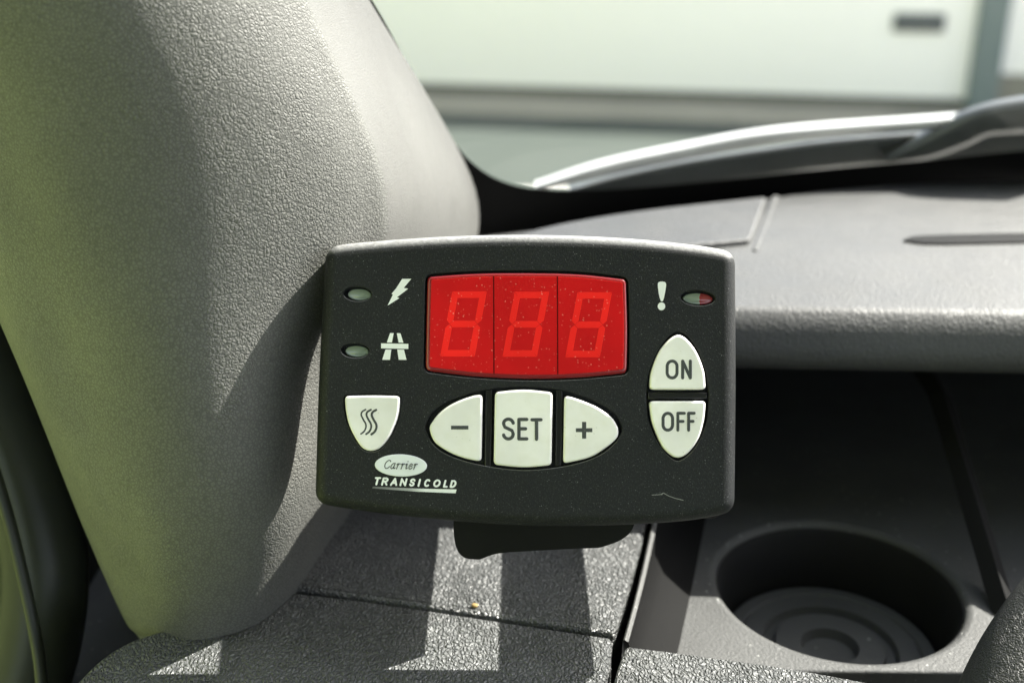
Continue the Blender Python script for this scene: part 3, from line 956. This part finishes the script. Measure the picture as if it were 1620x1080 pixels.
put('heat_symbol', [s for k in range(3) for s in stroke([(x + 8.3 * k, y + .3 * k) for x, y in wave], 2.6 + 0.45 * k)], M['button_print'], btn['heat'], HT)

# printed marks on the housing
HP = 0.00003
def z1(x, y): return (480 + x / 4.5, 350 + y / 4.5)
def z2(x, y): return (840 + x / 4.5, 350 + y / 4.5)
def z3(x, y): return (480 + x / 4.153, 590 + y / 4.153)
put('lightning_symbol', [[z1(*p) for p in ((703, 410), (768, 410), (714, 474), (746, 480), (666, 541), (683, 547), (599, 600), (637, 522), (627, 516), (661, 476))]], M['white_print'], panel, HP)
put('road_symbol', [[z1(*p) for p in q] for q in (((553, 868), (747, 872), (747, 908), (553, 904)), ((617, 795), (643, 796), (630, 862), (594, 862)), ((665, 796), (691, 797), (712, 864), (678, 863)),
                                                   ((585, 912), (626, 912), (616, 986), (561, 985)), ((668, 912), (716, 913), (734, 986), (679, 985)))], M['white_print'], panel, HP)
ex_body = catmull([z2(*p) for p in ((932, 429), (955, 434), (962, 455), (952, 520), (941, 563), (932, 569), (923, 563), (911, 520), (903, 455), (909, 434))], 4, closed=True)
put('exclamation_mark', [ex_body, ellipse(*z2(929, 605), 5.9, 6.3)], M['white_print'], panel, HP)

# badge with script lettering, name and underline
bd = outline([[p for p in ellipse(634.3, 735.8, 41.3, 17.6, 0.03, 40)] + [ellipse(634.3, 735.8, 41.3, 17.6, 0.03, 40)[0]], [ellipse(634.3, 735.8, 41.3, 17.6, 0.03, 40)[0], ellipse(634.3, 735.8, 41.3, 17.6, 0.03, 40)[0]]], 0.0) if False else ellipse(634.3, 735.8, 41.3, 17.6, 0.03, 64)
bm = bmesh.new()
plate(bm, LP(bd), 0.00022, 0.0002, 0.0003, segs=3)
badge = build('badge', bm, M['badge'], panel, angle=50, local=True)
def script(line, x0, base, xs, sk=0.28):
    return [(x0 + x * xs + sk * y * xs, base - y * xs) for x, y in line]
xs = 9.2
SC = {
    'C': [catmull([(.92, 1.22), (.80, 1.42), (.5, 1.42), (.16, 1.05), (.10, .5), (.35, .08), (.7, .10), (.98, .38)], 5)],
    'a': [catmull([(.62, .85), (.4, .95), (.12, .65), (.08, .25), (.3, .03), (.52, .3), (.66, .9)], 5), catmull([(.66, .95), (.58, .3), (.66, .05), (.85, .2)], 4)],
    'r': [catmull([(.0, .75), (.2, .92), (.2, .6), (.14, .0)], 4), catmull([(.18, .5), (.36, .88), (.58, .86)], 4)],
    'i': [catmull([(.0, .75), (.2, .92), (.16, .3), (.22, .05), (.4, .2)], 4), [(.2, 1.3), (.24, 1.34)]],
    'e': [catmull([(.14, .48), (.48, .58), (.5, .86), (.28, .92), (.08, .5), (.18, .06), (.45, .08), (.64, .3)], 5)],
}
cur = 606.5; polys = []
for ch, adv in (('C', 1.13), ('a', 0.98), ('r', .78), ('r', .78), ('i', .58), ('e', .82), ('r', .6)):
    for line in SC[ch]:
        polys += stroke(script(line, cur, 741.0 + (cur - 606) * 0.02, xs), 1.45)
    cur += adv * xs
put('badge_lettering', polys, M['button_print'], badge, 0.00026)
polys = []
xw = [(591.5, 601.5, 'T'), (604, 614, 'R'), (618, 629.5, 'A'), (633, 643.5, 'N'), (648, 656.5, 'S'), (660.5, 666, 'I'), (671, 681, 'C'), (685.5, 697, 'Q'), (702, 709.5, 'L'), (712.5, 722, 'D')]
for x0, x1, ch in xw:
    d = (x0 - 591) / 133.0
    polys += letter(ch, x0 - 1.5, x1 - 1.5, 754.2 + 5.0 * d, 767.2 + 4.3 * d, 3.0, 0.26)
put('name_lettering', polys, M['white_print'], panel, HP)
ul = mat('fading_underline', (0.7, 0.7, 0.7), 0.5)
t = NT(ul); sx = t.node('ShaderNodeSeparateXYZ'); t.link(t.co, sx.inputs[0])
xa, xb = L(590, 770)[0], L(722, 775)[0]
mr = t.node('ShaderNodeMapRange'); t.link(sx.outputs[0], mr.inputs[0]); mr.inputs[1].default_value = xa; mr.inputs[2].default_value = xb
t.link(t.ramp(mr.outputs[0], [(0.0, (0.10, 0.10, 0.10)), (0.45, (0.35, 0.36, 0.36)), (0.62, (0.75, 0.77, 0.77)), (1.0, (0.8, 0.82, 0.82))]), t.b.inputs['Base Color'])
put('underline', [[z3(*p) for p in ((455, 744), (740, 757), (1006, 763), (1000, 788), (740, 777), (452, 756))]], ul, panel, HP)
# scratch near the lower edge
scr = mat('scratch', (0.22, 0.22, 0.21), 0.6)
def z4(x, y): return (840 + x / 4.153, 590 + y / 4.153)
put('scratch', stroke([z4(*p) for p in ((795, 800), (850, 797), (870, 786), (905, 806), (950, 822), (1000, 834))], 1.0) + stroke([z4(870, 786), z4(858, 799)], 0.8), scr, panel, HP)

# indicator lights, set back in their pockets
for i, l in enumerate(leds):
    cx = sum(p[0] for p in l) / len(l); cy = sum(p[1] for p in l) / len(l)
    a = 19 if i < 2 else 24
    bm = bmesh.new()
    dome = LP(ellipse(cx + (3.5 if i < 2 else 0), cy + 1.2, a, 9.3, 0.05), -0.0016)
    if i == 2:
        left = [p for p in dome]
        mid = L(cx + 2, cy, -0.0016)[0]
        plate(bm, dome, -0.0013, 0.0004, 0.0008, segs=4, crown=0.0003)
        o = tag(build('indicator_light', bm, M['led_clear'], panel, angle=60, local=True), 'oval indicator light, half clear and half red')
        o.data.materials.append(M['led_red'])
        for f in o.data.polygons:
            if f.center.x > mid: f.material_index = 1
    else:
        plate(bm, dome, -0.0013, 0.0004, 0.0008, segs=4, crown=0.0003)
        build('indicator_light', bm, M['led_clear'], panel, angle=60, local=True)

# bracket under the panel, standing on the pad
bm = bmesh.new()
def at(px, py, d): return P(px, py, d)
prof = outline([[(717, 785), (719, 854), (732, 880), (758, 885)], [(758, 885), (788, 875), (840, 871)], [(840, 871), (900, 868), (950, 866)], [(950, 866), (985, 852), (1003, 830), (1004, 785)], [(1004, 785), (717, 785)]], 5)
D0, D1 = 0.300, 0.307
f_ = [bm.verts.new(P(x, y, D0)) for x, y in prof]
g_ = [bm.verts.new(P(x, y, D0) + FW * (D1 - D0)) for x, y in prof]
bridge(bm, f_, g_); fill(bm, [f_]); fill(bm, [g_])
br = build('mount_bracket', bm, M['bracket'], panel, angle=35)
# added unseen plates behind the panel, shadowing the pad around its sunlit patch
zc_ = CAM.z
bm = bmesh.new()
side = [(0.273, zc_ - 0.160), (0.366, zc_ - 0.160), (0.366, zc_ - 0.114), (0.315, zc_ - 0.100), (0.292, zc_ - 0.104), (0.273, zc_ - 0.135)]
l_ = [bm.verts.new((0.004, y, z)) for y, z in side]; r_ = [bm.verts.new((0.008, y, z)) for y, z in side]
bridge(bm, l_, r_); fill(bm, [l_]); fill(bm, [r_])
build('shadow_plate', bm, M['bracket'], panel, smooth=False)
blk = bevelled_box((0.036, 0.265, zc_ - 0.159), (0.056, 0.345, zc_ - 0.150), 0.002)
build('shadow_tongue', blk, M['bracket'], panel)

# crumb on the pad
bm = bmesh.new()
bmesh.ops.create_icosphere(bm, subdivisions=2, radius=0.0009)
for v in bm.verts: v.co *= random.uniform(0.75, 1.2)
c = PZ(751, 957, ZL + 0.0006)
bm.transform(Matrix.Translation(c) @ Matrix.Diagonal((1.1, 0.9, 0.6, 1)))
tag(build('crumb', bm, M['crumb']), 'tiny brown crumb lying on the black console pad below the control panel', 'crumb')
